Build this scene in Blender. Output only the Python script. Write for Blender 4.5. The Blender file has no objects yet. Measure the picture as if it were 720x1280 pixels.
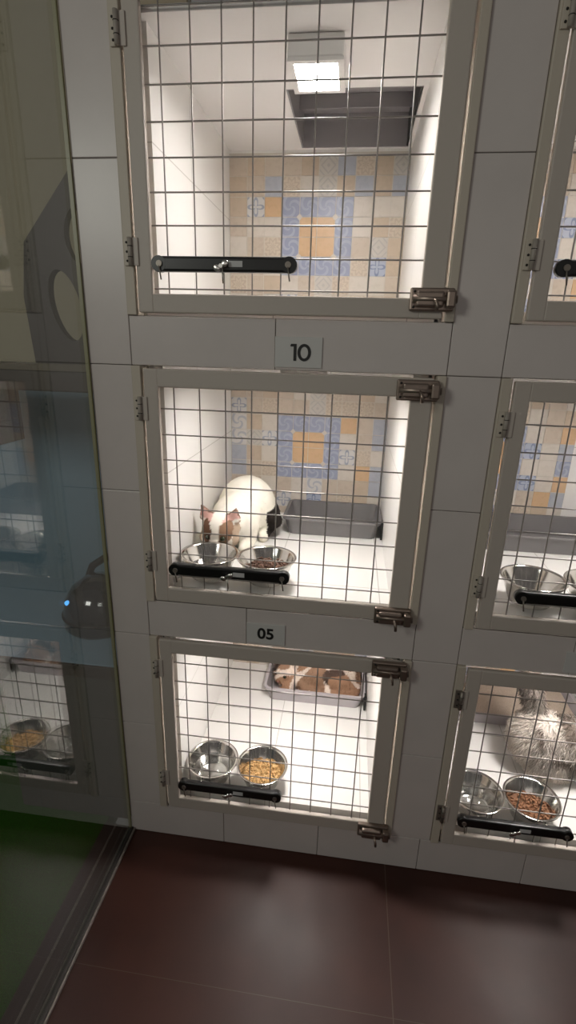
import bpy, bmesh, math, random
from mathutils import Vector, Matrix, Euler, noise
random.seed(7)
S = bpy.context.scene
COL = S.collection
ZO = 1.416                      # eye height above the floor; floor is z = 0
PI = math.pi
PX, PZ = 0.78, 0.677            # spacing of the cages

# ------------------------------------------------------------------ materials
def new_mat(name):
    m = bpy.data.materials.new(name); m.use_nodes = True
    nt = m.node_tree; b = nt.nodes['Principled BSDF']
    return m, nt, b
def N(nt, t, **k):
    n = nt.nodes.new(t)
    for a, v in k.items(): setattr(n, a, v)
    return n
def mat(name, col, rough=.5, metal=0., bump=0., scale=40., var=0., spec=.5, coat=0.):
    m, nt, b = new_mat(name)
    b.inputs['Base Color'].default_value = (*col, 1); b.inputs['Roughness'].default_value = rough
    b.inputs['Metallic'].default_value = metal; b.inputs['Specular IOR Level'].default_value = spec
    b.inputs['Coat Weight'].default_value = coat
    if bump or var:
        tc = N(nt, 'ShaderNodeTexCoord'); nz = N(nt, 'ShaderNodeTexNoise')
        nz.inputs['Scale'].default_value = scale; nz.inputs['Detail'].default_value = 4
        nt.links.new(tc.outputs['Object'], nz.inputs['Vector'])
        if bump:
            bp = N(nt, 'ShaderNodeBump'); bp.inputs['Strength'].default_value = bump; bp.inputs['Distance'].default_value = .002
            nt.links.new(nz.outputs['Fac'], bp.inputs['Height']); nt.links.new(bp.outputs['Normal'], b.inputs['Normal'])
        if var:
            cr = N(nt, 'ShaderNodeValToRGB')
            cr.color_ramp.elements[0].position = .3; cr.color_ramp.elements[1].position = .7
            cr.color_ramp.elements[0].color = (*[c*(1-var) for c in col], 1)
            cr.color_ramp.elements[1].color = (*[min(1, c*(1+var)) for c in col], 1)
            nt.links.new(nz.outputs['Fac'], cr.inputs['Fac']); nt.links.new(cr.outputs['Color'], b.inputs['Base Color'])
    return m
def mat_attr(name, rough=.8, spec=.2):
    m, nt, b = new_mat(name)
    a = N(nt, 'ShaderNodeAttribute', attribute_name='coat')
    nt.links.new(a.outputs['Color'], b.inputs['Base Color'])
    b.inputs['Roughness'].default_value = rough; b.inputs['Specular IOR Level'].default_value = spec
    return m
def mat_floor():
    m, nt, b = new_mat('brown_floor_tile')
    L = nt.links.new
    tc = N(nt, 'ShaderNodeTexCoord'); sp = N(nt, 'ShaderNodeSeparateXYZ'); L(tc.outputs['Object'], sp.inputs[0])
    def line(axis, off, per, w):
        a = N(nt, 'ShaderNodeMath', operation='SUBTRACT'); a.inputs[1].default_value = off - per/2; L(sp.outputs[axis], a.inputs[0])
        f = N(nt, 'ShaderNodeMath', operation='FLOORED_MODULO'); f.inputs[1].default_value = per; L(a.outputs[0], f.inputs[0])
        d = N(nt, 'ShaderNodeMath', operation='SUBTRACT'); d.inputs[1].default_value = per/2; L(f.outputs[0], d.inputs[0])
        ab = N(nt, 'ShaderNodeMath', operation='ABSOLUTE'); L(d.outputs[0], ab.inputs[0])
        lt = N(nt, 'ShaderNodeMath', operation='LESS_THAN'); lt.inputs[1].default_value = w; L(ab.outputs[0], lt.inputs[0])
        return lt
    lx = line('X', .18, 1.2, .0011); ly = line('Y', .745, 1.2, .0006)
    mx = N(nt, 'ShaderNodeMath', operation='MAXIMUM'); L(lx.outputs[0], mx.inputs[0]); L(ly.outputs[0], mx.inputs[1])
    nz = N(nt, 'ShaderNodeTexNoise'); nz.inputs['Scale'].default_value = 3.5; nz.inputs['Detail'].default_value = 5; L(tc.outputs['Object'], nz.inputs['Vector'])
    cr = N(nt, 'ShaderNodeValToRGB'); cr.color_ramp.elements[0].position = .35; cr.color_ramp.elements[1].position = .7
    cr.color_ramp.elements[0].color = (.034, .0098, .0062, 1); cr.color_ramp.elements[1].color = (.060, .0175, .0105, 1)
    L(nz.outputs['Fac'], cr.inputs['Fac'])
    mi = N(nt, 'ShaderNodeMix', data_type='RGBA'); L(mx.outputs[0], mi.inputs['Factor']); L(cr.outputs['Color'], mi.inputs['A'])
    mi.inputs['B'].default_value = (.085, .055, .042, 1); L(mi.outputs['Result'], b.inputs['Base Color'])
    n2 = N(nt, 'ShaderNodeTexNoise'); n2.inputs['Scale'].default_value = 5; L(tc.outputs['Object'], n2.inputs['Vector'])
    mr = N(nt, 'ShaderNodeMapRange'); mr.inputs['To Min'].default_value = .36; mr.inputs['To Max'].default_value = .56; L(n2.outputs['Fac'], mr.inputs['Value'])
    L(mr.outputs['Result'], b.inputs['Roughness']); b.inputs['Specular IOR Level'].default_value = .4
    return m
def mat_cell_tile(axis_u, axis_v, pu, pv, ou, ov):
    m, nt, b = new_mat('white_glazed_tile'); L = nt.links.new
    tc = N(nt, 'ShaderNodeTexCoord'); sp = N(nt, 'ShaderNodeSeparateXYZ'); L(tc.outputs['Object'], sp.inputs[0])
    outs = []
    for ax, per, off in ((axis_u, pu, ou), (axis_v, pv, ov)):
        a = N(nt, 'ShaderNodeMath', operation='SUBTRACT'); a.inputs[1].default_value = off - per/2; L(sp.outputs[ax], a.inputs[0])
        f = N(nt, 'ShaderNodeMath', operation='FLOORED_MODULO'); f.inputs[1].default_value = per; L(a.outputs[0], f.inputs[0])
        d = N(nt, 'ShaderNodeMath', operation='SUBTRACT'); d.inputs[1].default_value = per/2; L(f.outputs[0], d.inputs[0])
        ab = N(nt, 'ShaderNodeMath', operation='ABSOLUTE'); L(d.outputs[0], ab.inputs[0])
        lt = N(nt, 'ShaderNodeMath', operation='LESS_THAN'); lt.inputs[1].default_value = .0012; L(ab.outputs[0], lt.inputs[0]); outs.append(lt)
    mx = N(nt, 'ShaderNodeMath', operation='MAXIMUM'); L(outs[0].outputs[0], mx.inputs[0]); L(outs[1].outputs[0], mx.inputs[1])
    mi = N(nt, 'ShaderNodeMix', data_type='RGBA'); L(mx.outputs[0], mi.inputs['Factor'])
    mi.inputs['A'].default_value = (.80, .785, .76, 1); mi.inputs['B'].default_value = (.50, .48, .45, 1)
    L(mi.outputs['Result'], b.inputs['Base Color']); b.inputs['Roughness'].default_value = .3
    return m
def mat_mosaic(name, base, pat, kind):
    """One glazed tile, its printed motif laid out in the tile's own UV square."""
    m, nt, b = new_mat(name); L = nt.links.new
    uv = N(nt, 'ShaderNodeUVMap', uv_map='UVMap'); sp = N(nt, 'ShaderNodeSeparateXYZ'); L(uv.outputs[0], sp.inputs[0])
    tc = N(nt, 'ShaderNodeTexCoord')
    nz = N(nt, 'ShaderNodeTexNoise'); nz.inputs['Scale'].default_value = 60; nz.inputs['Detail'].default_value = 3
    L(tc.outputs['Object'], nz.inputs['Vector'])
    def M(op, a, c=None):
        n = N(nt, 'ShaderNodeMath', operation=op)
        for i, v in enumerate((a, c)):
            if v is None: continue
            if isinstance(v, (int, float)): n.inputs[i].default_value = v
            else: L(v, n.inputs[i])
        return n.outputs[0]
    u = M('SUBTRACT', sp.outputs['X'], .5); v = M('SUBTRACT', sp.outputs['Y'], .5)
    r = M('SQRT', M('ADD', M('MULTIPLY', u, u), M('MULTIPLY', v, v)))
    th = M('ARCTAN2', v, u)
    if kind == 'flower':
        k = M('MULTIPLY', M('COSINE', M('MULTIPLY', th, 4.)), .16); f = M('LESS_THAN', M('ABSOLUTE', M('SUBTRACT', r, M('ADD', k, .26))), .07)
        f = M('MAXIMUM', f, M('GREATER_THAN', r, .58))
    elif kind == 'star':
        k = M('MULTIPLY', M('COSINE', M('MULTIPLY', th, 8.)), .08); f = M('LESS_THAN', M('FRACT', M('MULTIPLY', M('ADD', r, k), 3.6)), .45)
    elif kind == 'diamond':
        s = M('ADD', M('ABSOLUTE', u), M('ABSOLUTE', v)); f = M('LESS_THAN', M('FRACT', M('MULTIPLY', s, 3.1)), .32)
    elif kind == 'swirl':
        k = M('SINE', M('ADD', M('MULTIPLY', th, 3.), M('MULTIPLY', r, 14.))); f = M('GREATER_THAN', k, .45)
    else:
        f = M('MULTIPLY', M('GREATER_THAN', nz.outputs['Fac'], .56), .5)
    if kind != 'plain':
        f = M('MULTIPLY', f, .85)
    mi = N(nt, 'ShaderNodeMix', data_type='RGBA'); L(f, mi.inputs['Factor'])
    mi.inputs['A'].default_value = (*base, 1); mi.inputs['B'].default_value = (*pat, 1)
    m2 = N(nt, 'ShaderNodeMix', data_type='RGBA', blend_type='MULTIPLY'); m2.inputs['Factor'].default_value = .35
    L(mi.outputs['Result'], m2.inputs['A']); L(nz.outputs['Fac'], m2.inputs['B'])
    L(mi.outputs['Result'], b.inputs['Base Color'])
    b.inputs['Roughness'].default_value = .35
    return m
def mat_emit(name, col, s):
    m = bpy.data.materials.new(name); m.use_nodes = True; nt = m.node_tree; nt.nodes.clear()
    e = N(nt, 'ShaderNodeEmission'); e.inputs[0].default_value = (*col, 1); e.inputs[1].default_value = s
    o = N(nt, 'ShaderNodeOutputMaterial'); nt.links.new(e.outputs[0], o.inputs[0]); return m
def mat_glass(name, tint=(1, 1, 1), r0=.045, power=4.0):
    """thin sheet: clear straight through, mirror-like towards grazing angles"""
    m = bpy.data.materials.new(name); m.use_nodes = True; nt = m.node_tree; nt.nodes.clear(); L = nt.links.new
    lw = N(nt, 'ShaderNodeLayerWeight'); lw.inputs[0].default_value = .5
    pw = N(nt, 'ShaderNodeMath', operation='POWER'); pw.inputs[1].default_value = power; L(lw.outputs['Facing'], pw.inputs[0])
    mr = N(nt, 'ShaderNodeMapRange'); mr.inputs['To Min'].default_value = r0; L(pw.outputs[0], mr.inputs['Value'])
    t = N(nt, 'ShaderNodeBsdfTransparent'); t.inputs[0].default_value = (*tint, 1)
    g = N(nt, 'ShaderNodeBsdfGlossy'); g.inputs['Roughness'].default_value = .0
    mx = N(nt, 'ShaderNodeMixShader'); L(mr.outputs['Result'], mx.inputs[0]); L(t.outputs[0], mx.inputs[1]); L(g.outputs[0], mx.inputs[2])
    o = N(nt, 'ShaderNodeOutputMaterial'); L(mx.outputs[0], o.inputs[0]); return m

M_tile = mat('grey_white_wall_tile', (.62, .565, .54), .32, bump=.05, scale=9, var=.03)
M_grout = mat('dark_grout', (.13, .115, .10), .9)
M_frame = mat('cream_powder_coat', (.51, .455, .405), .5, bump=.06, scale=60)
M_jamb = mat('cream_jamb', (.54, .48, .40), .5)
M_wire = mat('galvanised_wire', (.27, .25, .235), .42, .6)
M_steel = mat('brushed_latch_steel', (.27, .215, .18), .38, .85, bump=.1, scale=90)
M_hinge = mat('hinge_steel', (.26, .23, .20), .45, .7)
M_hpaint = mat('painted_hinge', (.36, .32, .28), .5)
M_dark = mat('dark_screw', (.03, .028, .025), .5, .5)
M_black = mat('black_plastic', (.006, .006, .006), .32)
M_bowl = mat('polished_stainless', (.66, .64, .61), .14, 1.)
M_silver = mat('bright_zinc', (.7, .68, .65), .25, 1.)
M_sticker = mat('white_sticker', (.55, .55, .55), .6)
M_plate = mat('pale_plate', (.60, .59, .57), .4)
M_ink = mat('black_print', (.012, .012, .012), .5)
M_ctile = mat_cell_tile('X', 'Y', .28, .30, .10, .42)
M_cwall = mat_cell_tile('Y', 'Z', .6, .6, .9, .9)
M_cceil = mat('white_ceiling_board', (.80, .775, .76), .6)
M_mgrout = mat('pale_mosaic_grout', (.60, .56, .50), .8)
M_tray = mat('grey_plastic_tray', (.17, .162, .165), .45, bump=.05)
M_traypale = mat('lilac_grey_plastic_tray', (.40, .37, .385), .45, bump=.05)
M_vent = mat('grey_vent_metal', (.29, .272, .28), .5)
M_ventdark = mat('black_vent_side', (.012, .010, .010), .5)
M_lamp = mat('white_lamp_housing', (.78, .76, .74), .5)
M_led = mat_emit('led_diffuser', (1., .945, .90), 104.)
M_kib = mat('golden_kibble', (.50, .31, .13), .8, bump=.3, scale=200, var=.35)
M_kib2 = mat('brown_kibble', (.20, .090, .042), .8, bump=.3, scale=200, var=.4)
M_kib3 = mat('dark_red_kibble', (.11, .055, .035), .8, bump=.3, scale=200, var=.5)
M_litter = mat('beige_litter', (.50, .41, .33), .9, bump=1., scale=400, var=.15)
M_water = mat_glass('clear_water', (.97, .98, .98), .06, 4.)
M_glass = mat_glass('partition_glass', (.86, .89, .88), .05, 2.8)
M_seal = mat('olive_glass_seal', (.20, .19, .085), .4)
M_track = mat('dark_track', (.030, .024, .020), .4, .3)
M_tracklip = mat('worn_track_lip', (.22, .19, .165), .45, .5, bump=.2, scale=60, var=.3)
M_floor = mat_floor()
M_turf = mat('dark_green_turf', (.012, .075, .004), 1., bump=.8, scale=300, var=.5, spec=.05)
M_khaki = mat('khaki_paint', (.33, .29, .205), .8)
M_blue = mat('slate_blue_paint', (.21, .315, .40), .7)
M_char = mat('charcoal_board', (.055, .054, .052), .5)
M_brown = mat('dark_brown_board', (.017, .010, .008), .6, var=.2, scale=12)
M_brownedge = mat('olive_brown_edge', (.07, .055, .035), .6)
M_gloss = mat('black_gloss_shell', (.010, .012, .016), .10, coat=.6)
M_blueglint = mat_emit('blue_glint_glow', (.10, .42, 1.), 2.2)  # emission imitates a blue glint on the gloss shell
M_coat = mat_attr('cat_coat', .85)
M_eye = mat('dark_cat_eye', (.02, .025, .01), .1)
M_nose = mat('pink_nose', (.55, .26, .22), .5)

# ------------------------------------------------------------------ mesh helpers
class MB:
    def __init__(s, o=(0, 0, 0)):
        s.bm = bmesh.new(); s.o = Vector(o); s.mats = []
    def mi(s, m):
        if m not in s.mats: s.mats.append(m)
        return s.mats.index(m)
    def _fin(s, geom_verts, m, smooth, M=None):
        i = s.mi(m); fs = set()
        for v in geom_verts:
            if M is not None: v.co = M @ v.co
            fs.update(v.link_faces)
        for f in fs: f.material_index = i; f.smooth = smooth
    def box(s, x0, x1, y0, y1, z0, z1, m, bev=0., seg=2, M=None):
        r = bmesh.ops.create_cube(s.bm, size=1.); vs = r['verts']
        for v in vs:
            v.co = Vector(((x0+x1)/2+v.co.x*(x1-x0), (y0+y1)/2+v.co.y*(y1-y0), (z0+z1)/2+v.co.z*(z1-z0)))
        if bev:
            es = list({e for v in vs for e in v.link_edges})
            b = bmesh.ops.bevel(s.bm, geom=es, offset=bev, segments=seg, affect='EDGES', profile=.5)
            vs = b['verts'] + [v for v in vs if v.is_valid]
        s._fin(set(vs), m, False, M); return s
    def tube(s, pts, r, m, n=8, caps=True, r1=None):
        pts = [Vector(p) for p in pts]; rings = []; k = len(pts)
        up = None
        for i, p in enumerate(pts):
            d = (pts[min(i+1, k-1)]-pts[max(i-1, 0)]).normalized()
            if up is None: up = d.orthogonal().normalized()
            a = (up - d*up.dot(d)).normalized(); up = a; b = d.cross(a)
            rr = r if r1 is None else r+(r1-r)*i/(k-1)
            rings.append([s.bm.verts.new(p+(a*math.cos(2*PI*j/n)+b*math.sin(2*PI*j/n))*rr) for j in range(n)])
        idx = s.mi(m)
        for q in range(k-1):
            for j in range(n):
                f = s.bm.faces.new((rings[q][j], rings[q][(j+1) % n], rings[q+1][(j+1) % n], rings[q+1][j])); f.material_index = idx; f.smooth = True
        if caps:
            for rg in (rings[0][::-1], rings[-1]):
                f = s.bm.faces.new(rg); f.material_index = idx
        return s
    def ring(s, c, R, r, m, n=40, k=8, tilt=None):
        c = Vector(c); idx = s.mi(m); rs = []
        for i in range(n):
            a = 2*PI*i/n; d = Vector((math.cos(a), math.sin(a), 0))
            rs.append([s.bm.verts.new(c+d*(R+r*math.cos(2*PI*j/k))+Vector((0, 0, r*math.sin(2*PI*j/k)))) for j in range(k)])
        for i in range(n):
            for j in range(k):
                f = s.bm.faces.new((rs[i][j], rs[(i+1) % n][j], rs[(i+1) % n][(j+1) % k], rs[i][(j+1) % k])); f.material_index = idx; f.smooth = True
        return s
    def lathe(s, c, prof, m, n=48, smooth=True):
        c = Vector(c); idx = s.mi(m); rs = []
        for (r, z) in prof:
            if r < 1e-6: rs.append([s.bm.verts.new(c+Vector((0, 0, z)))])
            else: rs.append([s.bm.verts.new(c+Vector((r*math.cos(2*PI*i/n), r*math.sin(2*PI*i/n), z))) for i in range(n)])
        for a, b in zip(rs, rs[1:]):
            for i in range(n):
                j = (i+1) % n
                q = [a[i % len(a)], a[j % len(a)], b[j % len(b)], b[i % len(b)]]
                q = list(dict.fromkeys(q))
                if len(q) > 2:
                    f = s.bm.faces.new(q); f.material_index = idx; f.smooth = smooth
        return s
    def ell(s, c, rad, m, rot=(0, 0, 0), sub=3):
        r = bmesh.ops.create_icosphere(s.bm, subdivisions=sub, radius=1.)
        T = Matrix.Translation(Vector(c)) @ Euler(rot).to_matrix().to_4x4() @ Matrix.Diagonal((*rad, 1))
        s._fin(r['verts'], m, True, T); return s
    def prism(s, poly, y0, y1, m, holes=(), medge=None):
        """outline in x,z with elliptical holes, given thickness in y"""
        idx = s.mi(m); ie = s.mi(medge or m)
        loops = [poly]+[h for h in holes]
        tmp = bmesh.new(); es = []
        for lp in loops:
            vs = [tmp.verts.new((x, 0, z)) for x, z in lp]
            es += [tmp.edges.new((vs[i], vs[(i+1) % len(vs)])) for i in range(len(vs))]
        bmesh.ops.triangle_fill(tmp, use_beauty=True, use_dissolve=False, edges=es)
        tmp.verts.index_update()
        for yy in (y0, y1):
            vm = [s.bm.verts.new((v.co.x, yy, v.co.z)) for v in tmp.verts]
            for f in tmp.faces:
                nf = s.bm.faces.new([vm[v.index] for v in f.verts]); nf.material_index = idx
        tmp.free()
        for lp in loops:
            k = len(lp)
            for i in range(k):
                a, b = lp[i], lp[(i+1) % k]
                f = s.bm.faces.new([s.bm.verts.new((a[0], y0, a[1])), s.bm.verts.new((b[0], y0, b[1])), s.bm.verts.new((b[0], y1, b[1])), s.bm.verts.new((a[0], y1, a[1]))])
                f.material_index = ie
        bmesh.ops.remove_doubles(s.bm, verts=s.bm.verts, dist=1e-5)
        bmesh.ops.recalc_face_normals(s.bm, faces=s.bm.faces)
        return s
    def build(s, name, parent=None, loc=None):
        for v in s.bm.verts: v.co -= s.o
        me = bpy.data.meshes.new(name); bmesh.ops.recalc_face_normals(s.bm, faces=s.bm.faces) if False else None
        s.bm.to_mesh(me); s.bm.free()
        for m in s.mats: me.materials.append(m)
        o = bpy.data.objects.new(name, me); COL.objects.link(o)
        if parent is not None: o.parent = parent
        else: o.location = loc if loc is not None else s.o
        return o
def empty(name, loc):
    o = bpy.data.objects.new(name, None); o.empty_display_size = .05; COL.objects.link(o); o.location = loc; return o
def tag(o, label=None, cat=None, group=None, kind=None):
    if label: o['label'] = label
    if cat: o['category'] = cat
    if group: o['group'] = group
    if kind: o['kind'] = kind
    return o
def children(o): return [c for c in list(bpy.data.objects) if c.parent == o]
def copy_tree(o, parent=None):
    c = o.copy(); COL.objects.link(c)
    if parent is not None: c.parent = parent
    for ch in children(o): copy_tree(ch, c)
    return c
def text_mesh(name, txt, size, m, parent, loc, depth=.0012, bold=.0, sx=1.):
    cu = bpy.data.curves.new(name, 'FONT'); cu.body = txt; cu.size = size; cu.align_x = 'CENTER'; cu.align_y = 'CENTER'
    cu.extrude = depth; cu.offset = bold
    t = bpy.data.objects.new('tmp_text', cu); COL.objects.link(t)
    bpy.context.view_layer.update()
    dg = bpy.context.evaluated_depsgraph_get()
    me = bpy.data.meshes.new_from_object(t.evaluated_get(dg)); me.name = name
    bpy.data.objects.remove(t); bpy.data.curves.remove(cu)
    me.materials.clear(); me.materials.append(m)
    me.transform(Matrix.Rotation(PI/2, 4, 'X') @ Matrix.Diagonal((sx, 1, 1, 1)))
    o = bpy.data.objects.new(name, me); COL.objects.link(o); o.parent = parent; o.location = loc; return o

Z = lambda z: z+ZO

# ------------------------------------------------------------------ the setting
fl = MB(); fl.box(-.575, 2.2, -2.2, 1.14, -.06, 0, M_floor); tag(fl.build('floor'), kind='structure')
tf = MB(); tf.box(-2.6, -.668, -2.2, 2.0, -.06, .004, M_turf); tag(tf.build('floor_turf'), kind='structure')

wl = MB()
XS = (-.485, .187)
zcuts = [-1.416, -1.302, -1.015, -.727, -.338, -.05, .339, .627, .95]
rects = []
for (a, b) in ((-.582, -.485), (.187, .295), (.967, 1.075)):
    for z0, z1 in zip(zcuts[1:], zcuts[2:]): rects.append((a, b, z0, z1))
for c in (0, PX):
    for zb in (-.727, -.05, .627):
        zt = zb+.102 if zb < .6 else .95
        xs = [-.485, -.168, .187] if zb > -.7 else [-.485, -.228, .187]
        for a, b in zip(xs, xs[1:]): rects.append((a+c, b+c, zb, zt))
bx = [-.582, -.295, -.017, .268, .554, .84, 1.075]
for a, b in zip(bx, bx[1:]): rects.append((a, b, -1.416, -1.302))
for (a, b, z0, z1) in rects:
    wl.box(a+.0007, b-.0007, 1.1, 1.136, Z(z0)+.0007, Z(z1)-.0007, M_tile, .0015, 2)
    wl.box(a, b, 1.1025, 1.140, Z(z0), Z(z1), M_grout)
tag(wl.build('wall_back'), kind='structure')

# ------------------------------------------------------------------ mosaic
C = dict(
 b=mat_mosaic('tile_beige', (.56, .48, .40), (.50, .42, .34), 'plain'),
 t=mat_mosaic('tile_tan', (.55, .45, .35), (.50, .41, .31), 'plain'),
 o=mat_mosaic('tile_orange', (.62, .42, .25), (.57, .385, .22), 'plain'),
 c=mat_mosaic('tile_cream', (.63, .58, .52), (.58, .53, .47), 'plain'),
 g=mat_mosaic('tile_grey_diamond', (.56, .53, .49), (.46, .44, .42), 'diamond'),
 f=mat_mosaic('tile_blue_flower', (.62, .61, .60), (.28, .32, .42), 'flower'),
 B=mat_mosaic('tile_blue_medallion', (.42, .46, .56), (.18, .22, .36), 'flower'),
 l=mat_mosaic('tile_blue_swirl', (.30, .33, .45), (.41, .44, .53), 'swirl'),
 u=mat_mosaic('tile_blue_grey', (.42, .44, .50), (.37, .39, .46), 'plain'),
 p=mat_mosaic('tile_beige_star', (.59, .51, .42), (.50, .42, .34), 'star'),
 w=mat_mosaic('tile_white_lace', (.63, .61, .59), (.42, .44, .50), 'swirl'))
MOS = {
 'mid': ["bbtbcgpbtc", "fbpbbgpppb", "wtcllllobu", "wgfllllcbu", "utcllllfpc", "ubpllllcou", "bpcbcwbbtu", "cbpfcBbptc", "btcbgpbcbt"],
 'top': ["btbbtguptg", "tbupcgtutu", "tfollllccc", "bccllllctp", "cbpllllbgt", "bbcllllpBt", "pbtcbgpccb", "cbgftcbpbt", "btcbgpbcbt"],
 'alt': ["cbtpcgbtbc", "ubcgtbpcbt", "lwfllllcbo", "lgwllllBcu", "ufcllllccl", "lbollllBco", "cgptbwcbou", "bpcfcBbptc", "tbcpgtbcbb"]}
def mosaic(name, lay, o, parent, dx=0., H=.0562, ztop=-.123):
    """pattern rows from the top; ring occupies columns 3-6"""
    mb = MB(o); x0, x1 = -.430+dx, .125+dx; cx = -.148+dx; yb = 1.8
    uvl = mb.bm.loops.layers.uv.new('UVMap')
    mb.box(x0, x1, yb-.003, yb+.004, Z(-.60), Z(ztop), M_mgrout)
    for r, row in enumerate(lay):
        z1 = -.2352+H*(2-r); z0 = z1-H
        for c, ch in enumerate(row):
            a = cx+H*(c-5); b = a+H
            A, B_ = max(a, x0), min(b, x1)
            zz0, zz1 = max(z0, -.598), min(z1, ztop)
            if B_-A < .006 or zz1-zz0 < .006: continue
            m = C['o'] if (ch == 'l' and c in (4, 5) and r in (3, 4)) else C[ch]
            g = .0011
            vs = [mb.bm.verts.new((px, yb-.0045, Z(pz))) for px, pz in ((A+g, zz0+g), (B_-g, zz0+g), (B_-g, zz1-g), (A+g, zz1-g))]
            f = mb.bm.faces.new(vs); f.material_index = mb.mi(m)
            for lp, v in zip(f.loops, vs): lp[uvl].uv = ((v.co.x-a)/H, (v.co.z-Z(z0))/H)
            # edges of the tile down to the grout
            for i in range(4):
                p, q = vs[i], vs[(i+1) % 4]
                e = mb.bm.faces.new((q, p, mb.bm.verts.new((p.co.x, yb-.002, p.co.z)), mb.bm.verts.new((q.co.x, yb-.002, q.co.z)))); e.material_index = mb.mi(m)
    # small white lozenges on the inner corners of the blue ring
    for sx in (-1, 1):
        for sz in (-1, 1):
            px, pz = cx+sx*H, Z(-.2352-2*H+sz*H)
            vs = [mb.bm.verts.new((px+dx, yb-.0056, pz+dz)) for dx, dz in ((-.010, 0), (0, -.010), (.010, 0), (0, .010))]
            f = mb.bm.faces.new(vs); f.material_index = mb.mi(C['c'])
    return mb.build(name, parent)

# ------------------------------------------------------------------ cages
def latch(o, parent, xa, zc, knob=-1):
    mb = MB(o); w = .084
    mb.box(xa, xa+w, 1.080, 1.0925, Z(zc)-.021, Z(zc)+.021, M_steel, .003)
    mb.box(xa+.010, xa+w-.020, 1.068, 1.081, Z(zc)-.015, Z(zc)+.015, M_steel, .005, 3)
    mb.tube([(xa+.004, 1.074, Z(zc)), (xa+w+.004, 1.074, Z(zc))], .0075, M_steel, 12)
    mb.box(xa+w-.017, xa+w+.001, 1.064, 1.082, Z(zc)-.016, Z(zc)+.016, M_steel, .004)
    mb.tube([(xa+.045, 1.074, Z(zc)), (xa+.047, 1.058, Z(zc)-.004), (xa+.049, 1.056, Z(zc)-.010), (xa+.050, 1.056, Z(zc)-.022)], .0035, M_steel, 8)
    for dx in (.008, w-.006):
        for dz in (-.014, .014): mb.ell((xa+dx, 1.0795, Z(zc)+dz), (.003, .002, .003), M_dark, sub=1)
    return mb.build('latch', parent)
def hinge(o, parent, zc, dark=False):
    mb = MB(o); x = -.4665
    mb.tube([(x, 1.086, Z(zc)-.026), (x, 1.086, Z(zc)+.026)], .0048, M_hinge if dark else M_hpaint, 10)
    for k in (-.010, .010): mb.ring((x, 1.086, Z(zc)+k), .0048, .0008, M_dark, 12, 4)
    mb.box(x-.0145, x, 1.089, 1.0925, Z(zc)-.026, Z(zc)+.026, M_jamb if not dark else M_hinge, .001)
    mb.box(x, x+.016, 1.0885, 1.0918, Z(zc)-.026, Z(zc)+.026, M_frame, .001)
    for dz in (-.017, 0, .017): mb.ell((x-.008, 1.0885, Z(zc)+dz), (.0026, .0016, .0026), M_dark, sub=1)
    return mb.build('hinge', parent)
def cage(c, rz, label, lay, zph, latches, hinges, ceil_off, vent=False, darkh=False, zrow=0, hz=None):
    o = Vector((0, 1.1, Z(-.60)))
    loc = Vector((c*PX, 1.1, Z(-.60)+rz*PZ))
    root = empty('cat_cage', loc)
    tag(root, label, 'cat cage', 'built-in cat cages in the tiled wall')
    zc = -.60+ceil_off
    ix = -.430 if c == 0 else -.584; jx = ix-.032        # the right-hand cages reach further behind the pillar
    mb = MB(o); mb.box(jx, .155, 1.141, 1.82, Z(-.627), Z(-.60), M_ctile); mb.build('cage_floor', root)
    for x0, x1 in ((jx, ix), (.125, .157)):
        mb = MB(o); mb.box(x0, x1, 1.141, 1.80, Z(-.60), Z(zc), M_cwall); mb.build('side_wall', root)
    mb = MB(o); mb.box(jx, .157, 1.8005, 1.83, Z(-.60), Z(zc), M_cwall); mb.build('rear_wall', root)
    mb = MB(o)
    if vent:
        hx0, hx1, hy0, hy1 = -.203, .114, 1.420, 1.790
        mb.box(-.462, .157, 1.116, hy0, Z(zc), Z(zc)+.012, M_cceil); mb.box(-.462, .157, hy1, 1.83, Z(zc), Z(zc)+.012, M_cceil)
        mb.box(-.462, hx0, hy0, hy1, Z(zc), Z(zc)+.012, M_cceil); mb.box(hx1, .157, hy0, hy1, Z(zc), Z(zc)+.012, M_cceil)
    else: mb.box(jx, .157, 1.141, 1.83, Z(zc), Z(zc)+.012, M_cceil)
    mb.build('cage_ceiling', root)
    mosaic('mosaic_panel', MOS[lay], o, root, dx=ix+.430, ztop=min(-.117, zc-.001))
    for x0, x1 in ((-.485, -.4635), (.1685, .187)):
        mb = MB(o); mb.box(x0+.0003, x1, 1.093, 1.138, Z(-.6245), Z(-.0505), M_jamb, .002); mb.build('door_jamb', root)
    # door
    ox0, ox1, oz0, oz1 = -.425, .118, -.582, -.095
    dx0, dx1, dz0, dz1 = -.4583, .1632, -.6195, -.0555
    d = MB(o)
    d.box(dx0, ox0, 1.092, 1.106, Z(dz0), Z(dz1), M_frame, .003); d.box(ox1, dx1, 1.092, 1.106, Z(dz0), Z(dz1), M_frame, .003)
    d.box(ox0-.002, ox1+.002, 1.0922, 1.1058, Z(dz0), Z(oz0), M_frame, .003); d.box(ox0-.002, ox1+.002, 1.0922, 1.1058, Z(oz1), Z(dz1), M_frame, .003)
    door = d.build('door', root)
    w = MB(o)
    x = -.393
    while x < ox1: w.tube([(x, 1.1025, Z(oz0)-.002), (x, 1.1025, Z(oz1)+.002)], .0016, M_wire, 6, False); x += .0583
    z = zph
    while z > oz0:
        if z < oz1: w.tube([(ox0-.002, 1.1052, Z(z)), (ox1+.002, 1.1052, Z(z))], .0016, M_wire, 6, False)
        z -= .0585
    w.build('wire_mesh', door)
    for h in hinges: hinge(o, door, h, darkh)
    for l in latches: latch(o, door, *l)
    return root
HN = (-.142, -.510)
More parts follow.
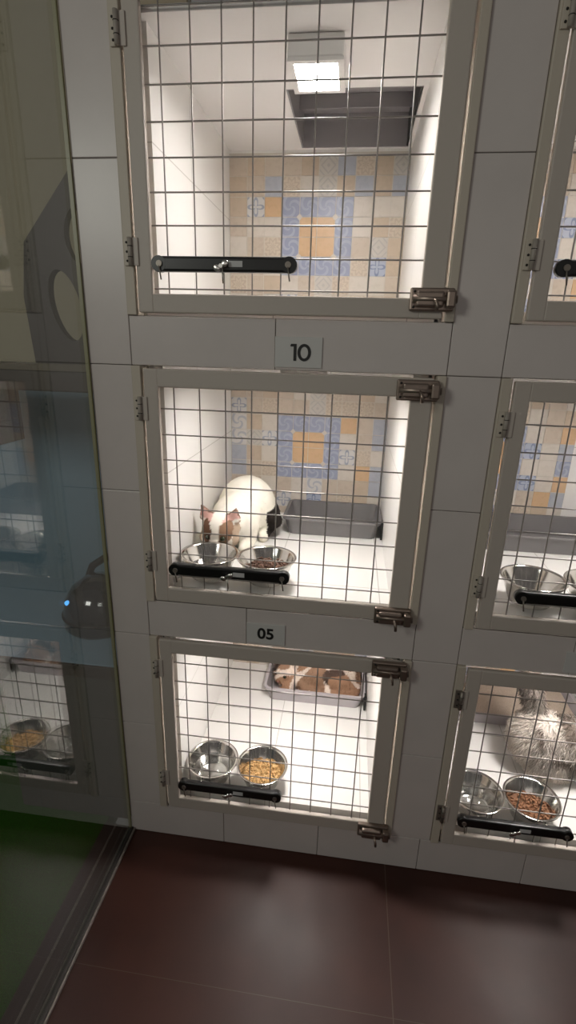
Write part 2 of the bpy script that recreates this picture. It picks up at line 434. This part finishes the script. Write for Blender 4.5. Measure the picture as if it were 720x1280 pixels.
cg = [
 cage(0, 1, 'upper left cat cage above plate 10, with a square lamp shining and no cat', 'top', -.104, [(.097, -.585)], (-.142, -.505), .492, vent=True),
 cage(0, 0, 'middle cat cage under plate 10, white cat eating inside', 'mid', -.142+.058*0, [(.088, -.080), (.084, -.602)], HN, .552),
 cage(0, -1, 'lowest left cat cage under plate 05, just above the brown floor', 'mid', -.130, [(.090, -.073), (.092, -.598)], HN, .552),
 cage(1, 1, 'upper right cat cage cut by the picture edge, only its lower left corner showing', 'alt', -.104, [(.097, -.585)], (-.142, -.505), .497),
 cage(1, 0, 'right cat cage of the middle row holding a bowl and a tray but no cat', 'alt', -.142, [(.088, -.080), (.084, -.602)], HN, .552),
 cage(1, -1, 'lowest right cat cage where the fluffy grey cat stands', 'alt', -.130, [(.090, -.073), (.092, -.598)], HN, .552, darkh=True)]

# lamps ----------------------------------------------------------------------
def lamp(c, rz, ceil_off, label):
    zc = -.60+rz*PZ+ceil_off; o = Vector((c*PX-.112, 1.262, Z(zc)))
    r = empty('ceiling_light', o); tag(r, label, 'lamp', 'square lamps inside the cages')
    a, b = o.x-.058, o.x+.052; y0, y1 = 1.195, 1.330; z0 = Z(zc)-.045
    h = MB(o); t = .012
    h.box(a, b, y0, y1, z0+.006, Z(zc)-.0005, M_lamp, .003)
    for q in ((a, b, y0, y0+t), (a, b, y1-t, y1), (a, a+t, y0+t, y1-t), (b-t, b, y0+t, y1-t)): h.box(*q, z0, z0+.0065, M_lamp)
    h.build('housing', r)
    d = MB(o); d.box(a+t, b-t, y0+t, y1-t, z0+.0025, z0+.0058, M_led); d.build('diffuser', r)
lamp(0, 1, .492, 'lit square lamp on the ceiling of the upper left cage')
lamp(0, 0, .552, 'square lamp inside the top of the white cat\'s cage')
lamp(0, -1, .552, 'square lamp inside the top of the cage under plate 05')
lamp(1, 1, .497, 'square lamp inside the top of the upper right cage')
lamp(1, 0, .552, 'square lamp inside the top of the right middle cage')
lamp(1, -1, .552, 'square lamp inside the top of the fluffy grey cat\'s cage')

# ceiling vent of the upper cage
vo = Vector((-.0445, 1.605, Z(.569))); v = empty('ceiling_vent', vo)
tag(v, 'dark grey recessed vent in the white ceiling behind the lit lamp', 'vent')
hx0, hx1, hy0, hy1 = -.2025, .1135, 1.4205, 1.7895; zt = Z(.569); dp = .085
m_ = MB(vo)
m_.box(hx0, hx1, hy0, hy0+.004, zt, zt+dp, M_vent); m_.box(hx0, hx1, hy1-.004, hy1, zt, zt+dp, M_vent)
m_.box(hx0, hx0+.004, hy0, hy1, zt, zt+dp, M_vent); m_.box(hx0, hx1, hy0, hy1, zt+dp, zt+dp+.004, M_vent); m_.build('housing', v)
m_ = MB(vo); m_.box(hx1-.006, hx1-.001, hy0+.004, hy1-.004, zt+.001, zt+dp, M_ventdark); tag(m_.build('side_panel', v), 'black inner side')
m_ = MB(vo); m_.box(hx0+.004, hx1-.007, hy1-.13, hy1-.124, zt+.050, zt+dp, M_vent, .002); m_.build('baffle', v)

# number plates ----------------------------------------------------------------
def plate(txt, x0, x1, z0, z1, label, size):
    o = Vector(((x0+x1)/2, 1.1, Z((z0+z1)/2))); r = empty('number_plate', o); tag(r, label, 'number plate', 'number plates between the cages')
    m = MB(o); m.box(x0, x1, 1.0965, 1.1001, Z(z0), Z(z1), M_plate, .001); m.build('plate', r)
    if txt[0] == '1':
        k = size*.72; n = MB(o)
        n.prism([(o.x+k*a, o.z+k*b) for a, b in ((-.44, .5), (-.12, .5), (-.12, -.5), (-.30, -.5), (-.30, .34), (-.50, .34), (-.50, .44))], 1.0955, 1.0966, M_ink)
        n.prism([(o.x+k*(.36+.42*math.cos(t)), o.z+k*.51*math.sin(t)) for t in [2*PI*i/32 for i in range(32)]], 1.0955, 1.0966, M_ink,
                [[(o.x+k*(.36+.235*math.cos(t)), o.z+k*.345*math.sin(t)) for t in [2*PI*i/32 for i in range(32)]]])
        n.build('number', r)
    else: text_mesh('number', txt, size, M_ink, r, (0, -.0042, 0), .0008, size*.022, 1.05)
plate('10', -.168, -.069, -.044, .0175, 'pale plate numbered 10 above the white cat\'s cage', .047)
plate('05', -.227, -.129, -.719, -.662, 'pale plate numbered 05 above the lowest left cage', .041)
plate('04', .536, .634, -.719, -.662, 'pale plate at the right edge above the fluffy grey cat\'s cage', .041)

# bowl holders -----------------------------------------------------------------
def holder(dx, rz, label, rings=True):
    o = Vector((dx-.274, 1.094, Z(-.527+rz*PZ))); r = empty('bowl_holder', o)
    tag(r, label, 'bowl holder', 'black bars clamped across the cage doors')
    x0, x1, zc = dx-.421, dx-.127, o.z
    b = MB(o)
    b.box(x0+.004, x1-.004, 1.083, 1.1005, zc-.0145, zc+.0145, M_black, .005, 3)
    for x in (x0+.014, x1-.014):
        b.tube([(x, 1.0825, zc), (x, 1.1008, zc)], .0152, M_black, 20)
    b.build('bar', r)
    s = MB(o); s.box(o.x+.012, o.x+.040, 1.0818, 1.0832, zc-.005, zc+.006, M_sticker); s.build('sticker', r)
    for x in (x0+.016, x1-.016):
        s = MB(o); s.tube([(x, 1.083, zc), (x, 1.079, zc)], .006, M_hinge, 12); s.tube([(x, 1.080, zc-.004), (x+.004, 1.079, zc-.030)], .0016, M_hinge, 6); s.build('screw', r)
    s = MB(o); x = o.x-.002
    s.tube([(x, 1.083, zc-.004), (x, 1.072, zc-.004)], .004, M_silver, 10)
    for q in (-1, 1): s.ell((x+q*.008, 1.0735, zc-.004+q*.004), (.008, .0018, .006), M_silver, (0, -.4*q, 0), 2)
    s.tube([(x+.002, 1.0775, zc-.006), (x+.004, 1.0765, zc-.036)], .0018, M_silver, 6); s.build('wing_nut', r)
    if rings:
        for bx_ in (dx-.350, dx-.198):
            s = MB(o); s.ring((bx_, 1.192, zc+.0005), .0725, .0022, M_silver, 44, 6)
            s.tube([(bx_-.012, 1.101, zc), (bx_-.012, 1.1215, zc)], .002, M_silver, 6); s.tube([(bx_+.012, 1.101, zc), (bx_+.012, 1.1215, zc)], .002, M_silver, 6)
            s.build('ring', r)
    return r
holder(0, 1, 'black bar across the mesh of the upper left cage, no bowls in it', False)
holder(.004, 0, 'black bar in front of the white cat\'s two bowls')
holder(0, -1, 'black bar across the lowest left cage door')
holder(PX, 1, 'black bar end showing at the right edge in the upper right cage', False)
holder(PX+.036, 0, 'black bar in front of the bowls in the right middle cage')
holder(PX-.004, -1, 'black bar across the lowest right cage door, near the grey cat')

BP = [(0.0, -.060), (.040, -.060), (.047, -.056), (.0685, .000), (.0705, .0035), (.0765, .0045), (.0775, .0030), (.0765, .0018), (.0715, .0010), (.0700, -.002), (.049, -.059), (.042, -.0635), (0, -.0635)]
bowl_me = None
def bowl(dx, rz, k, label):
    global bowl_me
    loc = Vector((dx+(-.350, -.198)[k], 1.192, Z(-.527+rz*PZ)+.002))
    if bowl_me is None:
        b = MB(loc); b.lathe(loc, BP, M_bowl, 56); o = b.build('pet_bowl', None); bowl_me = o
    else:
        o = bowl_me.copy(); COL.objects.link(o); o.location = loc
    return tag(o, label, 'bowl', 'stainless steel bowls on the cage doors'), loc
def kibble(loc, m, label, n, lvl, seed):
    rnd = random.Random(seed); mb = MB(loc)
    R = .046+(lvl+.060)*.36
    mb.lathe(loc, [(0, lvl-.004), (R-.004, lvl-.006), (R-.008, lvl-.02), (.040, -.0575), (0, -.0575)], m, 32)
    for i in range(n):
        a = rnd.uniform(0, 2*PI); q = math.sqrt(rnd.random())*(R-.006)
        mb.ell(loc+Vector((q*math.cos(a), q*math.sin(a), lvl-.002+rnd.uniform(-.002, .004))), (.0048, .0048, .0030), m, (rnd.uniform(-.8, .8), rnd.uniform(-.8, .8), 0), 1)
    tag(mb.build('kibble', None), label, 'cat food', kind='stuff')
def water(loc, lvl, label):
    R = .046+(lvl+.060)*.375
    mb = MB(loc); mb.lathe(loc, [(0, lvl), (R-.001, lvl), (R-.0035, lvl-.004), (.0405, -.0590), (0, -.0590)], M_water, 40)
    tag(mb.build('water', None), label, 'water', kind='stuff')
_, l = bowl(.004, 0, 0, 'steel bowl under the white cat\'s chin'); water(l, -.034, 'shallow water in the steel bowl under the white cat\'s chin')
_, l = bowl(.004, 0, 1, 'steel bowl of dark kibble to the right of the white cat\'s head'); kibble(l, M_kib3, 'dark brown kibble in the bowl beside the white cat', 130, -.022, 1)
_, l = bowl(0, -1, 0, 'steel bowl of water in the lowest left cage'); water(l, -.028, 'clear water in the left bowl of the lowest left cage')
_, l = bowl(0, -1, 1, 'steel bowl of golden kibble in the lowest left cage'); kibble(l, M_kib, 'golden kibble heaped in the bowl of the lowest left cage', 170, -.026, 2)
_, l = bowl(PX+.036, 0, 0, 'empty steel bowl seen from the side in the right middle cage')
_, l = bowl(PX+.036, 0, 1, 'steel bowl cut by the right picture edge in the right middle cage')
_, l = bowl(PX-.004, -1, 0, 'steel bowl of water beside the lowest right door frame'); water(l, -.020, 'bright water in the bowl left of the reddish brown kibble')
_, l = bowl(PX-.004, -1, 1, 'steel bowl of reddish brown kibble in front of the grey cat'); kibble(l, M_kib2, 'reddish brown kibble in the bowl in front of the grey cat', 170, -.030, 3)

# trays ------------------------------------------------------------------------
def tray(x0, x1, y0, y1, zf, h, m, label):
    o = Vector(((x0+x1)/2, (y0+y1)/2, Z(zf))); r = empty('litter_tray', o); tag(r, label, 'tray', 'grey trays at the back of the cages')
    mb = MB(o); bm = mb.bm; i = mb.mi(m)
    def loop(ins, z, rad):
        pts = []
        for cx, cy, a0 in ((x1-ins-rad, y1-ins-rad, 0), (x0+ins+rad, y1-ins-rad, PI/2), (x0+ins+rad, y0+ins+rad, PI), (x1-ins-rad, y0+ins+rad, 1.5*PI)):
            for k in range(6):
                a = a0+PI/2*k/5; pts.append(bm.verts.new((cx+rad*math.cos(a), cy+rad*math.sin(a), Z(zf)+z)))
        return pts
    ls = [loop(.020, .0005, .02), loop(.006, h-.006, .025), loop(0, h-.006, .028), loop(0, h, .028), loop(.010, h, .022), loop(.023, .004, .018)]
    for a, b in zip(ls, ls[1:]):
        for k in range(len(a)):
            f = bm.faces.new((a[k], a[(k+1) % len(a)], b[(k+1) % len(a)], b[k])); f.material_index = i; f.smooth = False
    f = bm.faces.new(ls[0][::-1]); f.material_index = i; f = bm.faces.new(ls[-1]); f.material_index = i
    mb.build('tub', r)
    c = MB(o); c.box(x1-.004, x1+.0035, y0+.006, y0+.030, Z(zf)+.004, Z(zf)+h+.003, M_black, .0015); tag(c.build('clip', r), 'black end clip')
    return r
tray(-.206, .122, 1.562, 1.785, -.60, .060, M_tray, 'dark grey empty tray behind the white cat')
tray(-.262, .118, 1.565, 1.790, -.60-PZ, .062, M_traypale, 'pale grey tray with a calico cat lying in it')
tray(PX-.400, PX+.118, 1.545, 1.785, -.60, .060, M_tray, 'dark grey tray behind the bowls in the right middle cage')

tray(PX-.425, PX+.118, 1.560, 1.792, -.60-PZ, .052, M_traypale, 'pale grey tray partly hidden behind the fluffy grey cat')
lt = MB((PX-.15, 1.68, Z(-1.277)+.004)); lt.box(PX-.402, PX+.095, 1.584, 1.769, Z(-1.277)+.0045, Z(-1.277)+.030, M_litter, .004)
tag(lt.build('cat_litter'), 'beige litter in the tray behind the fluffy grey cat', 'litter', kind='stuff')
# ------------------------------------------------------------------ cats
def fuse(build, voxel, colour, name, parent, o, sm=6):
    mb = MB((0, 0, 0)); build(mb)
    me = bpy.data.meshes.new('tmp_cat'); mb.bm.to_mesh(me); mb.bm.free()
    t = bpy.data.objects.new('tmp_cat', me); COL.objects.link(t)
    r = t.modifiers.new('r', 'REMESH'); r.mode = 'VOXEL'; r.voxel_size = voxel
    s = t.modifiers.new('s', 'SMOOTH'); s.iterations = sm; s.factor = .5
    bpy.context.view_layer.update()
    out = bpy.data.meshes.new_from_object(t.evaluated_get(bpy.context.evaluated_depsgraph_get()))
    bpy.data.objects.remove(t); bpy.data.meshes.remove(me)
    out.name = name; out.materials.clear(); out.materials.append(M_coat)
    ca = out.color_attributes.new('coat', 'FLOAT_COLOR', 'POINT')
    for v in out.vertices: ca.data[v.index].color = (*colour(v.co), 1)
    for p in out.polygons: p.use_smooth = True
    src = [(v.co.copy(), v.normal.copy()) for v in out.vertices]
    for v in out.vertices: v.co -= Vector(o)
    ob = bpy.data.objects.new(name, out); COL.objects.link(ob)
    if parent is not None: ob.parent = parent
    return ob, src
def fur(src, colour, parent, o, n, ln, wd, seed, skip=lambda p: False, lay=Vector((0, 0, -.5))):
    rnd = random.Random(seed); bm = bmesh.new(); cols = []
    for _ in range(n):
        p, nr = rnd.choice(src)
        if skip(p): continue
        p = p+Vector((rnd.uniform(-.002, .002), rnd.uniform(-.002, .002), rnd.uniform(-.002, .002)))
        l = ln(p)*rnd.uniform(.6, 1.15)
        d = (nr+lay+Vector((rnd.uniform(-.45, .45), rnd.uniform(-.45, .45), rnd.uniform(-.45, .45)))).normalized()
        sd = d.cross(Vector((rnd.uniform(-1, 1), rnd.uniform(-1, 1), rnd.uniform(-1, 1)))).normalized()*wd
        b0 = p-nr*.002; c = colour(p); g = rnd.uniform(.85, 1.12)
        vs = [bm.verts.new(b0-sd), bm.verts.new(b0+sd), bm.verts.new(b0+d*l*.6+sd*.6), bm.verts.new(b0+d*l+Vector((0, 0, -l*.2))), bm.verts.new(b0+d*l*.6-sd*.6)]
        bm.faces.new(vs); cols += [tuple(min(1, k*g) for k in c)]*5
    me = bpy.data.meshes.new('fur')
    for v in bm.verts: v.co -= Vector(o)
    bm.to_mesh(me); bm.free(); me.materials.append(M_coat)
    ca = me.color_attributes.new('coat', 'FLOAT_COLOR', 'POINT')
    for i, c in enumerate(cols): ca.data[i].color = (*c, 1)
    ob = bpy.data.objects.new('fur', me); COL.objects.link(ob); ob.parent = parent
    tag(ob, kind='stuff'); return ob
def limb(mb, pts, radii, n=7):
    """a tapering chain of overlapping balls"""
    for (a, ra), (b, rb) in zip(zip(pts, radii), zip(pts[1:], radii[1:])):
        a, b = Vector(a), Vector(b)
        k = max(2, int((b-a).length/(min(ra, rb)*.45)))
        for i in range(k+1):
            t = i/k; r = ra+(rb-ra)*t; mb.ell(a.lerp(b, t), (r, r, r), M_coat, sub=2)
def cat_head(mb, T, k=1.):
    def E(c, r, rot=(0, 0, 0)):
        e = Matrix.Translation(Vector(c)*k) @ Euler(rot).to_matrix().to_4x4() @ Matrix.Diagonal((r[0]*k, r[1]*k, r[2]*k, 1))
        q = bmesh.ops.create_icosphere(mb.bm, subdivisions=3, radius=1.)
        for v_ in q['verts']: v_.co = T @ (e @ v_.co)
    E((0, 0, 0), (.050, .050, .044)); E((0, .012, -.010), (.050, .040, .034))            # skull, cheeks
    for s in (-1, 1): E((s*.030, .018, -.016), (.024, .024, .020))
    E((0, .044, -.010), (.016, .020, .014))                                                # bridge
    for s in (-1, 1): E((s*.011, .050, -.021), (.014, .015, .011))                       # whisker pads
    E((0, .044, -.031), (.015, .015, .008))                                                # chin
    for s in (-1, 1):                                                                       # ears
        for i in range(9):
            t = i/8; E((s*(.031+.016*t), -.006-.004*t, .028+.032*t), (.024*(1-t)+.003, .010*(1-t)+.0035, .009))
def head_extras(T, parent, o, k=1.):
    for s in (-1, 1):
        mb = MB(o); mb.ell(T @ (Vector((s*.020, .0435, .004))*k), (.0072*k, .0072*k, .0072*k), M_eye, sub=2); mb.build('eye', parent)
    mb = MB(o); mb.ell(T @ (Vector((0, .064, -.0135))*k), (.0055*k, .004*k, .004*k), M_nose, sub=2); mb.build('nose', parent)
def clamp(c): return tuple(max(.004, min(.95, x)) for x in c)
def nz(p, f): return noise.noise(Vector(p)*f)

# white calico cat, crouched over the left bowl, facing out
o1 = Vector((-.325, 1.45, Z(-.60)))
T1 = Matrix.Translation((-.350, 1.328, Z(-.503))) @ Euler((0, 0, PI-.10)).to_matrix().to_4x4() @ Euler((-.34, 0, 0)).to_matrix().to_4x4()
T1i = T1.inverted()
def b1(mb):
    fz = Z(-.60)
    mb.ell((-.322, 1.555, fz+.098), (.092, .125, .098), M_coat); mb.ell((-.326, 1.60, fz+.088), (.094, .090, .086), M_coat)
    mb.ell((-.335, 1.45, fz+.088), (.076, .085, .078), M_coat)
    limb(mb, [(-.335, 1.43, fz+.10), (-.345, 1.36, fz+.095)], [.058, .046])
    for s in (-1, 1):
        mb.ell((-.322+s*.070, 1.575, fz+.058), (.038, .070, .056), M_coat)
        limb(mb, [(-.322+s*.070, 1.55, fz+.020), (-.322+s*.068, 1.49, fz+.016)], [.020, .017])
        limb(mb, [(-.338+s*.050, 1.43, fz+.075), (-.338+s*.052, 1.42, fz+.030), (-.338+s*.040, 1.385, fz+.015)], [.032, .022, .016])
    limb(mb, [(-.29, 1.67, fz+.060), (-.250, 1.645, fz+.045), (-.238, 1.60, fz+.045), (-.226, 1.542, fz+.056), (-.226, 1.515, fz+.068)], [.026, .025, .025, .026, .020])
    cat_head(mb, T1, 1.1)
def c1(p):
    q = (T1i @ p)/1.1
    if (q-Vector((0, 0, .01))).length < .1 and p.y < 1.40:
        x, y, z = q
        if z > .036 and abs(x) > .016 and y > -.03:                      # ears
            if y > -.005 and z < .062: return (.66, .40, .35)
            return (.30, .19, .14) if z > .05 else (.16, .085, .055)
        d = abs(x)-.025
        e = math.hypot(d/.016, (z-.014)/.026)
        if e < 1+.3*nz(p, 60) and y > -.012: return (.13, .066, .038) if x > 0 else (.22, .13, .08)
        if abs(x) > .041 and -.03 < z < .03 and y > -.03: return (.40, .30, .22)
        return (.80, .76, .68)
    if p.x > -.2465 and p.y > 1.49 and p.z < Z(-.50): return (.016, .012, .010)
    return clamp((.82+.05*nz(p, 30), .785+.05*nz(p, 30), .69+.05*nz(p, 30)))
r1 = empty('cat', o1); tag(r1, 'white cat with brown head patches and a black tail, eating from a bowl', 'cat')
bd, sr = fuse(b1, .0052, c1, 'body', r1, o1, 4)
fur(sr, c1, r1, o1, 9000, lambda p: .007 if p.y > 1.40 else .004, .0006, 3, lay=Vector((0, 1.0, -1.2)))
head_extras(T1, r1, o1, 1.1)

# calico cat lying in the pale tray
o2 = Vector((-.07, 1.68, Z(-.60-PZ)+.005))
T2 = Matrix.Translation((-.185, 1.675, Z(-1.277)+.085)) @ Euler((0, 0, PI-.5)).to_matrix().to_4x4() @ Euler((-.35, 0, 0)).to_matrix().to_4x4()
T2i = T2.inverted()
def b2(mb):
    fz = Z(-1.277)+.006
    mb.ell((-.06, 1.690, fz+.062), (.125, .068, .062), M_coat); mb.ell((.015, 1.680, fz+.060), (.075, .074, .062), M_coat)
    mb.ell((-.135, 1.69, fz+.066), (.056, .055, .055), M_coat); limb(mb, [(-.14, 1.69, fz+.08), (-.18, 1.68, fz+.085)], [.05, .042])
    limb(mb, [(-.13, 1.645, fz+.045), (-.10, 1.615, fz+.022), (-.045, 1.608, fz+.020)], [.026, .019, .016])
    limb(mb, [(-.16, 1.645, fz+.045), (-.175, 1.612, fz+.022), (-.20, 1.604, fz+.019)], [.024, .018, .015])
    limb(mb, [(.05, 1.645, fz+.045), (.02, 1.610, fz+.022), (-.03, 1.612, fz+.030)], [.034, .021, .017])
    limb(mb, [(.08, 1.70, fz+.05), (.085, 1.650, fz+.028), (.070, 1.615, fz+.022), (.035, 1.603, fz+.020)], [.024, .020, .018, .014])
    cat_head(mb, T2)
def c2(p):
    a = nz(p+Vector((3, 1, 2)), 12); b = nz(p+Vector((7, 4, 1)), 11)
    if a > .06: return (.32, .185, .115)
    if b > .22: return (.07, .045, .035)
    if a < -.22: return (.28, .17, .11)
    return (.68, .58, .50)
r2 = empty('cat', o2); tag(r2, 'calico cat with orange and brown patches lying in the pale grey tray', 'cat')
bd, sr = fuse(b2, .0055, c2, 'body', r2, o2, 4)
fur(sr, c2, r2, o2, 7000, lambda p: .011, .0007, 4)
head_extras(T2, r2, o2)

# fluffy grey cat, rump towards the left, crouching in the right cage with its tail up
o3 = Vector((.72, 1.39, Z(-.60-PZ)))
T3 = Matrix.Translation((.900, 1.375, Z(-1.277)+.150)) @ Euler((0, 0, -PI/2-.35)).to_matrix().to_4x4() @ Euler((-.30, 0, 0)).to_matrix().to_4x4()
T3i = T3.inverted()
def b3(mb):
    fz = Z(-1.277)
    mb.ell((.640, 1.405, fz+.112), (.084, .080, .090), M_coat); mb.ell((.725, 1.395, fz+.108), (.110, .076, .082), M_coat)
    mb.ell((.805, 1.385, fz+.108), (.066, .066, .072), M_coat); limb(mb, [(.815, 1.383, fz+.125), (.868, 1.376, fz+.148)], [.054, .044])
    for s in (-1, 1):
        y = 1.395+s*.046
        mb.ell((.655, y, fz+.075), (.062, .038, .068), M_coat)
        limb(mb, [(.650, y, fz+.045), (.668, y, fz+.020), (.715, y, fz+.016)], [.030, .019, .017])
        limb(mb, [(.800, y, fz+.085), (.802, y, fz+.035), (.806, y-.006, fz+.016), (.830, y-.008, fz+.014)], [.032, .021, .017, .016])
    limb(mb, [(.640, 1.42, fz+.170), (.618, 1.43, fz+.220), (.596, 1.435, fz+.290), (.588, 1.44, fz+.350)], [.026, .027, .027, .018])
    for v_ in mb.bm.verts: v_.co.x += .02
    cat_head(mb, T3)
def c3(p):
    q = T3i @ p; p = p-Vector((.02, 0, 0)); h = p.z-Z(-1.277); w_ = .012*nz(p, 40)
    if (q-Vector((0, 0, .01))).length < .085:
        if q.y > .04 and q.z < -.004: return (.62, .57, .52)
        return (.16, .135, .12) if math.sin(q.x*220) > .2 else (.33, .29, .265)
    if h > .205 and p.x < .66: return (.22, .19, .165)                                       # tail
    for (cx, ch, rx, rh, tl) in ((.715, .172, .030, .022, 0), (.775, .175, .030, .018, 0), (.695, .098, .050, .012, -.25), (.785, .095, .045, .014, 0),
                                 (.622, .150, .010, .030, .3), (.750, .036, .034, .018, 0), (.830, .150, .012, .04, .2)):
        dx, dh = p.x-cx+w_, h-ch+w_
        u, v = dx*math.cos(tl)+dh*math.sin(tl), -dx*math.sin(tl)+dh*math.cos(tl)
        if math.hypot(u/rx, v/rh) < 1: return (.15, .12, .10)
    b = nz(p+Vector((2, 9, 4)), 11)
    if h < .06 or p.x < .60: return (.66, .60, .54)
    if b > .05 and p.x < .70: return (.60, .545, .49)
    return (.42, .375, .335)
r3 = empty('cat', o3); tag(r3, 'fluffy grey and white striped cat crouching at the right edge with its tail up', 'cat')
bd, sr = fuse(b3, .006, c3, 'body', r3, o3, 5)
fur(sr, c3, r3, o3, 24000, lambda p: .024 if (T3i @ p).length > .09 and p.z > Z(-1.277)+.03 else .010, .0011, 5, lay=Vector((-.55, 0, -.85)))
head_extras(T3, r3, o3)

# ------------------------------------------------------------------ glass side
g = MB(); g.box(-.590, -.582, -1.2, 1.098, .012, 2.6, M_glass); tag(g.build('wall_left'), kind='structure')
g = MB(); g.box(-.5895, -.5812, 1.0945, 1.0995, .012, 2.6, M_seal); tag(g.build('trim_1'), kind='structure')
g = MB()
g.box(-.668, -.596, -1.2, 1.0995, 0, .012, M_track, .002); g.box(-.596, -.576, -1.2, 1.0995, 0, .0115, M_track, .002)
g.box(-.5758, -.570, -1.2, 1.0995, 0, .010, M_tracklip, .002); g.box(-.634, -.628, -1.2, 1.0995, .010, .0145, M_tracklip, .001)
tag(g.build('trim_2'), kind='structure')
w = MB(); w.box(-2.6, -.60, 1.95, 2.0, 0, Z(-.14), M_blue); w.box(-2.6, -.60, 1.95, 2.0, Z(-.14), 2.6, M_khaki); tag(w.build('wall_far'), kind='structure')
w = MB(); w.box(-2.65, -2.6, -2.2, 2.0, 0, Z(-.14), M_blue); w.box(-2.65, -2.6, -2.2, 2.0, Z(-.14), 2.6, M_khaki); tag(w.build('wall_side'), kind='structure')

# dark shelf with the brown holed panel
so = Vector((-.95, 1.38, Z(-.13)))
sh = MB(so); sh.box(-1.40, -.594, 1.20, 1.60, Z(-.125), Z(-.075), M_brown, .004)
sh.box(-1.40, -.594, 1.195, 1.2005, Z(-.075), Z(-.058), M_brownedge, .001)
sh.box(-1.38, -1.35, 1.45, 1.95, Z(-.40), Z(-.125), M_brown); sh.box(-.65, -.62, 1.45, 1.95, Z(-.40), Z(-.125), M_brown)
tag(sh.build('wall_shelf'), 'dark brown shelf seen through the glass below the holed panel', 'shelf')
def el(cx, cz, rx, rz, tilt, n=28):
    return [(cx+rx*math.cos(t)*math.cos(tilt)-rz*math.sin(t)*math.sin(tilt), cz+rx*math.cos(t)*math.sin(tilt)+rz*math.sin(t)*math.cos(tilt)) for t in [2*PI*i/n for i in range(n)]]
po = Vector((-.74, 1.31, Z(-.075)))
pn = MB(po); pn.prism([(-.60, Z(.49)), (-.832, Z(.225)), (-.850, Z(.10)), (-.838, Z(-.075)), (-.60, Z(-.075))], 1.30, 1.325, M_brown,
   [el(-.738, Z(.080), .040, .086, .22), el(-.672, Z(.238), .052, .070, .1)], M_brownedge)
tag(pn.build('climbing_panel'), 'brown slanted panel with two oval holes behind the glass', 'cat furniture')
# charcoal cabinet and glossy domed carrier
co = Vector((-.775, 1.37, 0)); ca = empty('side_cabinet', co); tag(ca, 'charcoal cabinet on the turf behind the glass', 'cabinet')
k = MB(co); k.box(-.955, -.600, 1.125, 1.60, .004, Z(-.885), M_char, .004); k.build('body', ca)
k = MB(co); k.box(-1.35, -.598, 1.121, 1.61, Z(-.885), Z(-.855), M_blue, .004); k.build('top', ca)
k = MB(co); k.box(-1.352, -.597, 1.112, 1.1212, Z(-.893), Z(-.8545), M_brown, .002); k.build('edge_strip', ca)
k = MB(co); k.box(-1.34, -1.31, 1.13, 1.60, .004, Z(-.885), M_char, .002); k.build('leg', ca)
do = Vector((-.745, 1.34, Z(-.855))); dm = empty('pet_carrier', do); tag(dm, 'black glossy domed carrier with a strap, on the cabinet behind the glass', 'pet carrier')
k = MB(do); k.lathe(do, [(0, .165), (.045, .156), (.080, .132), (.102, .095), (.112, .05), (.112, .012), (.104, .0), (0, 0)], M_gloss, 40); k.build('shell', dm)
k = MB(do); k.ell(do+Vector((-.066, -.073, .100)), (.009, .007, .008), M_blueglint); tag(k.build('blue_glint', dm), 'glowing blue dot imitating a glint')  # glint put in as a small glowing bead, not a lamp
k = MB(do); k.ring(do+Vector((0, 0, .046)), .1125, .004, M_black, 40, 6); k.build('rim', dm)
k = MB(do); k.tube([do+Vector((-.075, .045, .09)), do+Vector((-.050, .06, .165)), do+Vector((.0, .065, .200)), do+Vector((.05, .06, .185)), do+Vector((.085, .045, .09))], .012, M_black, 8); k.build('strap', dm)

# ------------------------------------------------------------------ light, world, camera
w = bpy.data.worlds.new('World'); S.world = w; w.use_nodes = True
w.node_tree.nodes['Background'].inputs[0].default_value = (1., .95, .90, 1); w.node_tree.nodes['Background'].inputs[1].default_value = .098
def area(name, loc, rot, sx, sy, e, col):
    l = bpy.data.lights.new(name, 'AREA'); l.shape = 'RECTANGLE'; l.size = sx; l.size_y = sy; l.energy = e; l.color = col
    o = bpy.data.objects.new(name, l); COL.objects.link(o); o.location = loc; o.rotation_euler = rot; return o
area('room_fill_light', (.3, -1.7, 1.7), (math.radians(78), 0, 0), 1.8, .8, 2.7, (1, .93, .86))  # added fill behind the camera, set low to light the tiled front evenly

area('play_room_fill_light', (-1.5, -.8, 2.15), (math.radians(62), 0, math.radians(-8)), .7, .5, 22, (1, .95, .88))  # added fill to brighten the side behind the glass, no fixture there

cam = bpy.data.cameras.new('Camera'); co_ = bpy.data.objects.new('Camera', cam); COL.objects.link(co_)
cam.sensor_fit = 'HORIZONTAL'; cam.sensor_width = 36; cam.lens = 631.97/720*36; cam.clip_start = .01
pt, rl, yw = (math.radians(a) for a in (-18.22196, -1.66874, 6.79028))
Rz = Matrix.Rotation(yw, 3, 'Z'); Rx = Matrix.Rotation(pt, 3, 'X'); Ry = Matrix.Rotation(rl, 3, 'Y')
R = Rz @ Rx @ Ry
cr, cf, cu = R.col[0], R.col[1], R.col[2]
mm = Matrix((( cr.x, cu.x, -cf.x, 0), (cr.y, cu.y, -cf.y, 0), (cr.z, cu.z, -cf.z, ZO), (0, 0, 0, 1)))
co_.matrix_world = mm
S.camera = co_
S.view_settings.view_transform = 'Standard'; S.view_settings.look = 'None'; S.view_settings.exposure = 0.; S.view_settings.gamma = 1.
S.view_settings.use_curve_mapping = False
S.cycles.max_bounces = 10; S.cycles.diffuse_bounces = 6; S.cycles.transparent_max_bounces = 16
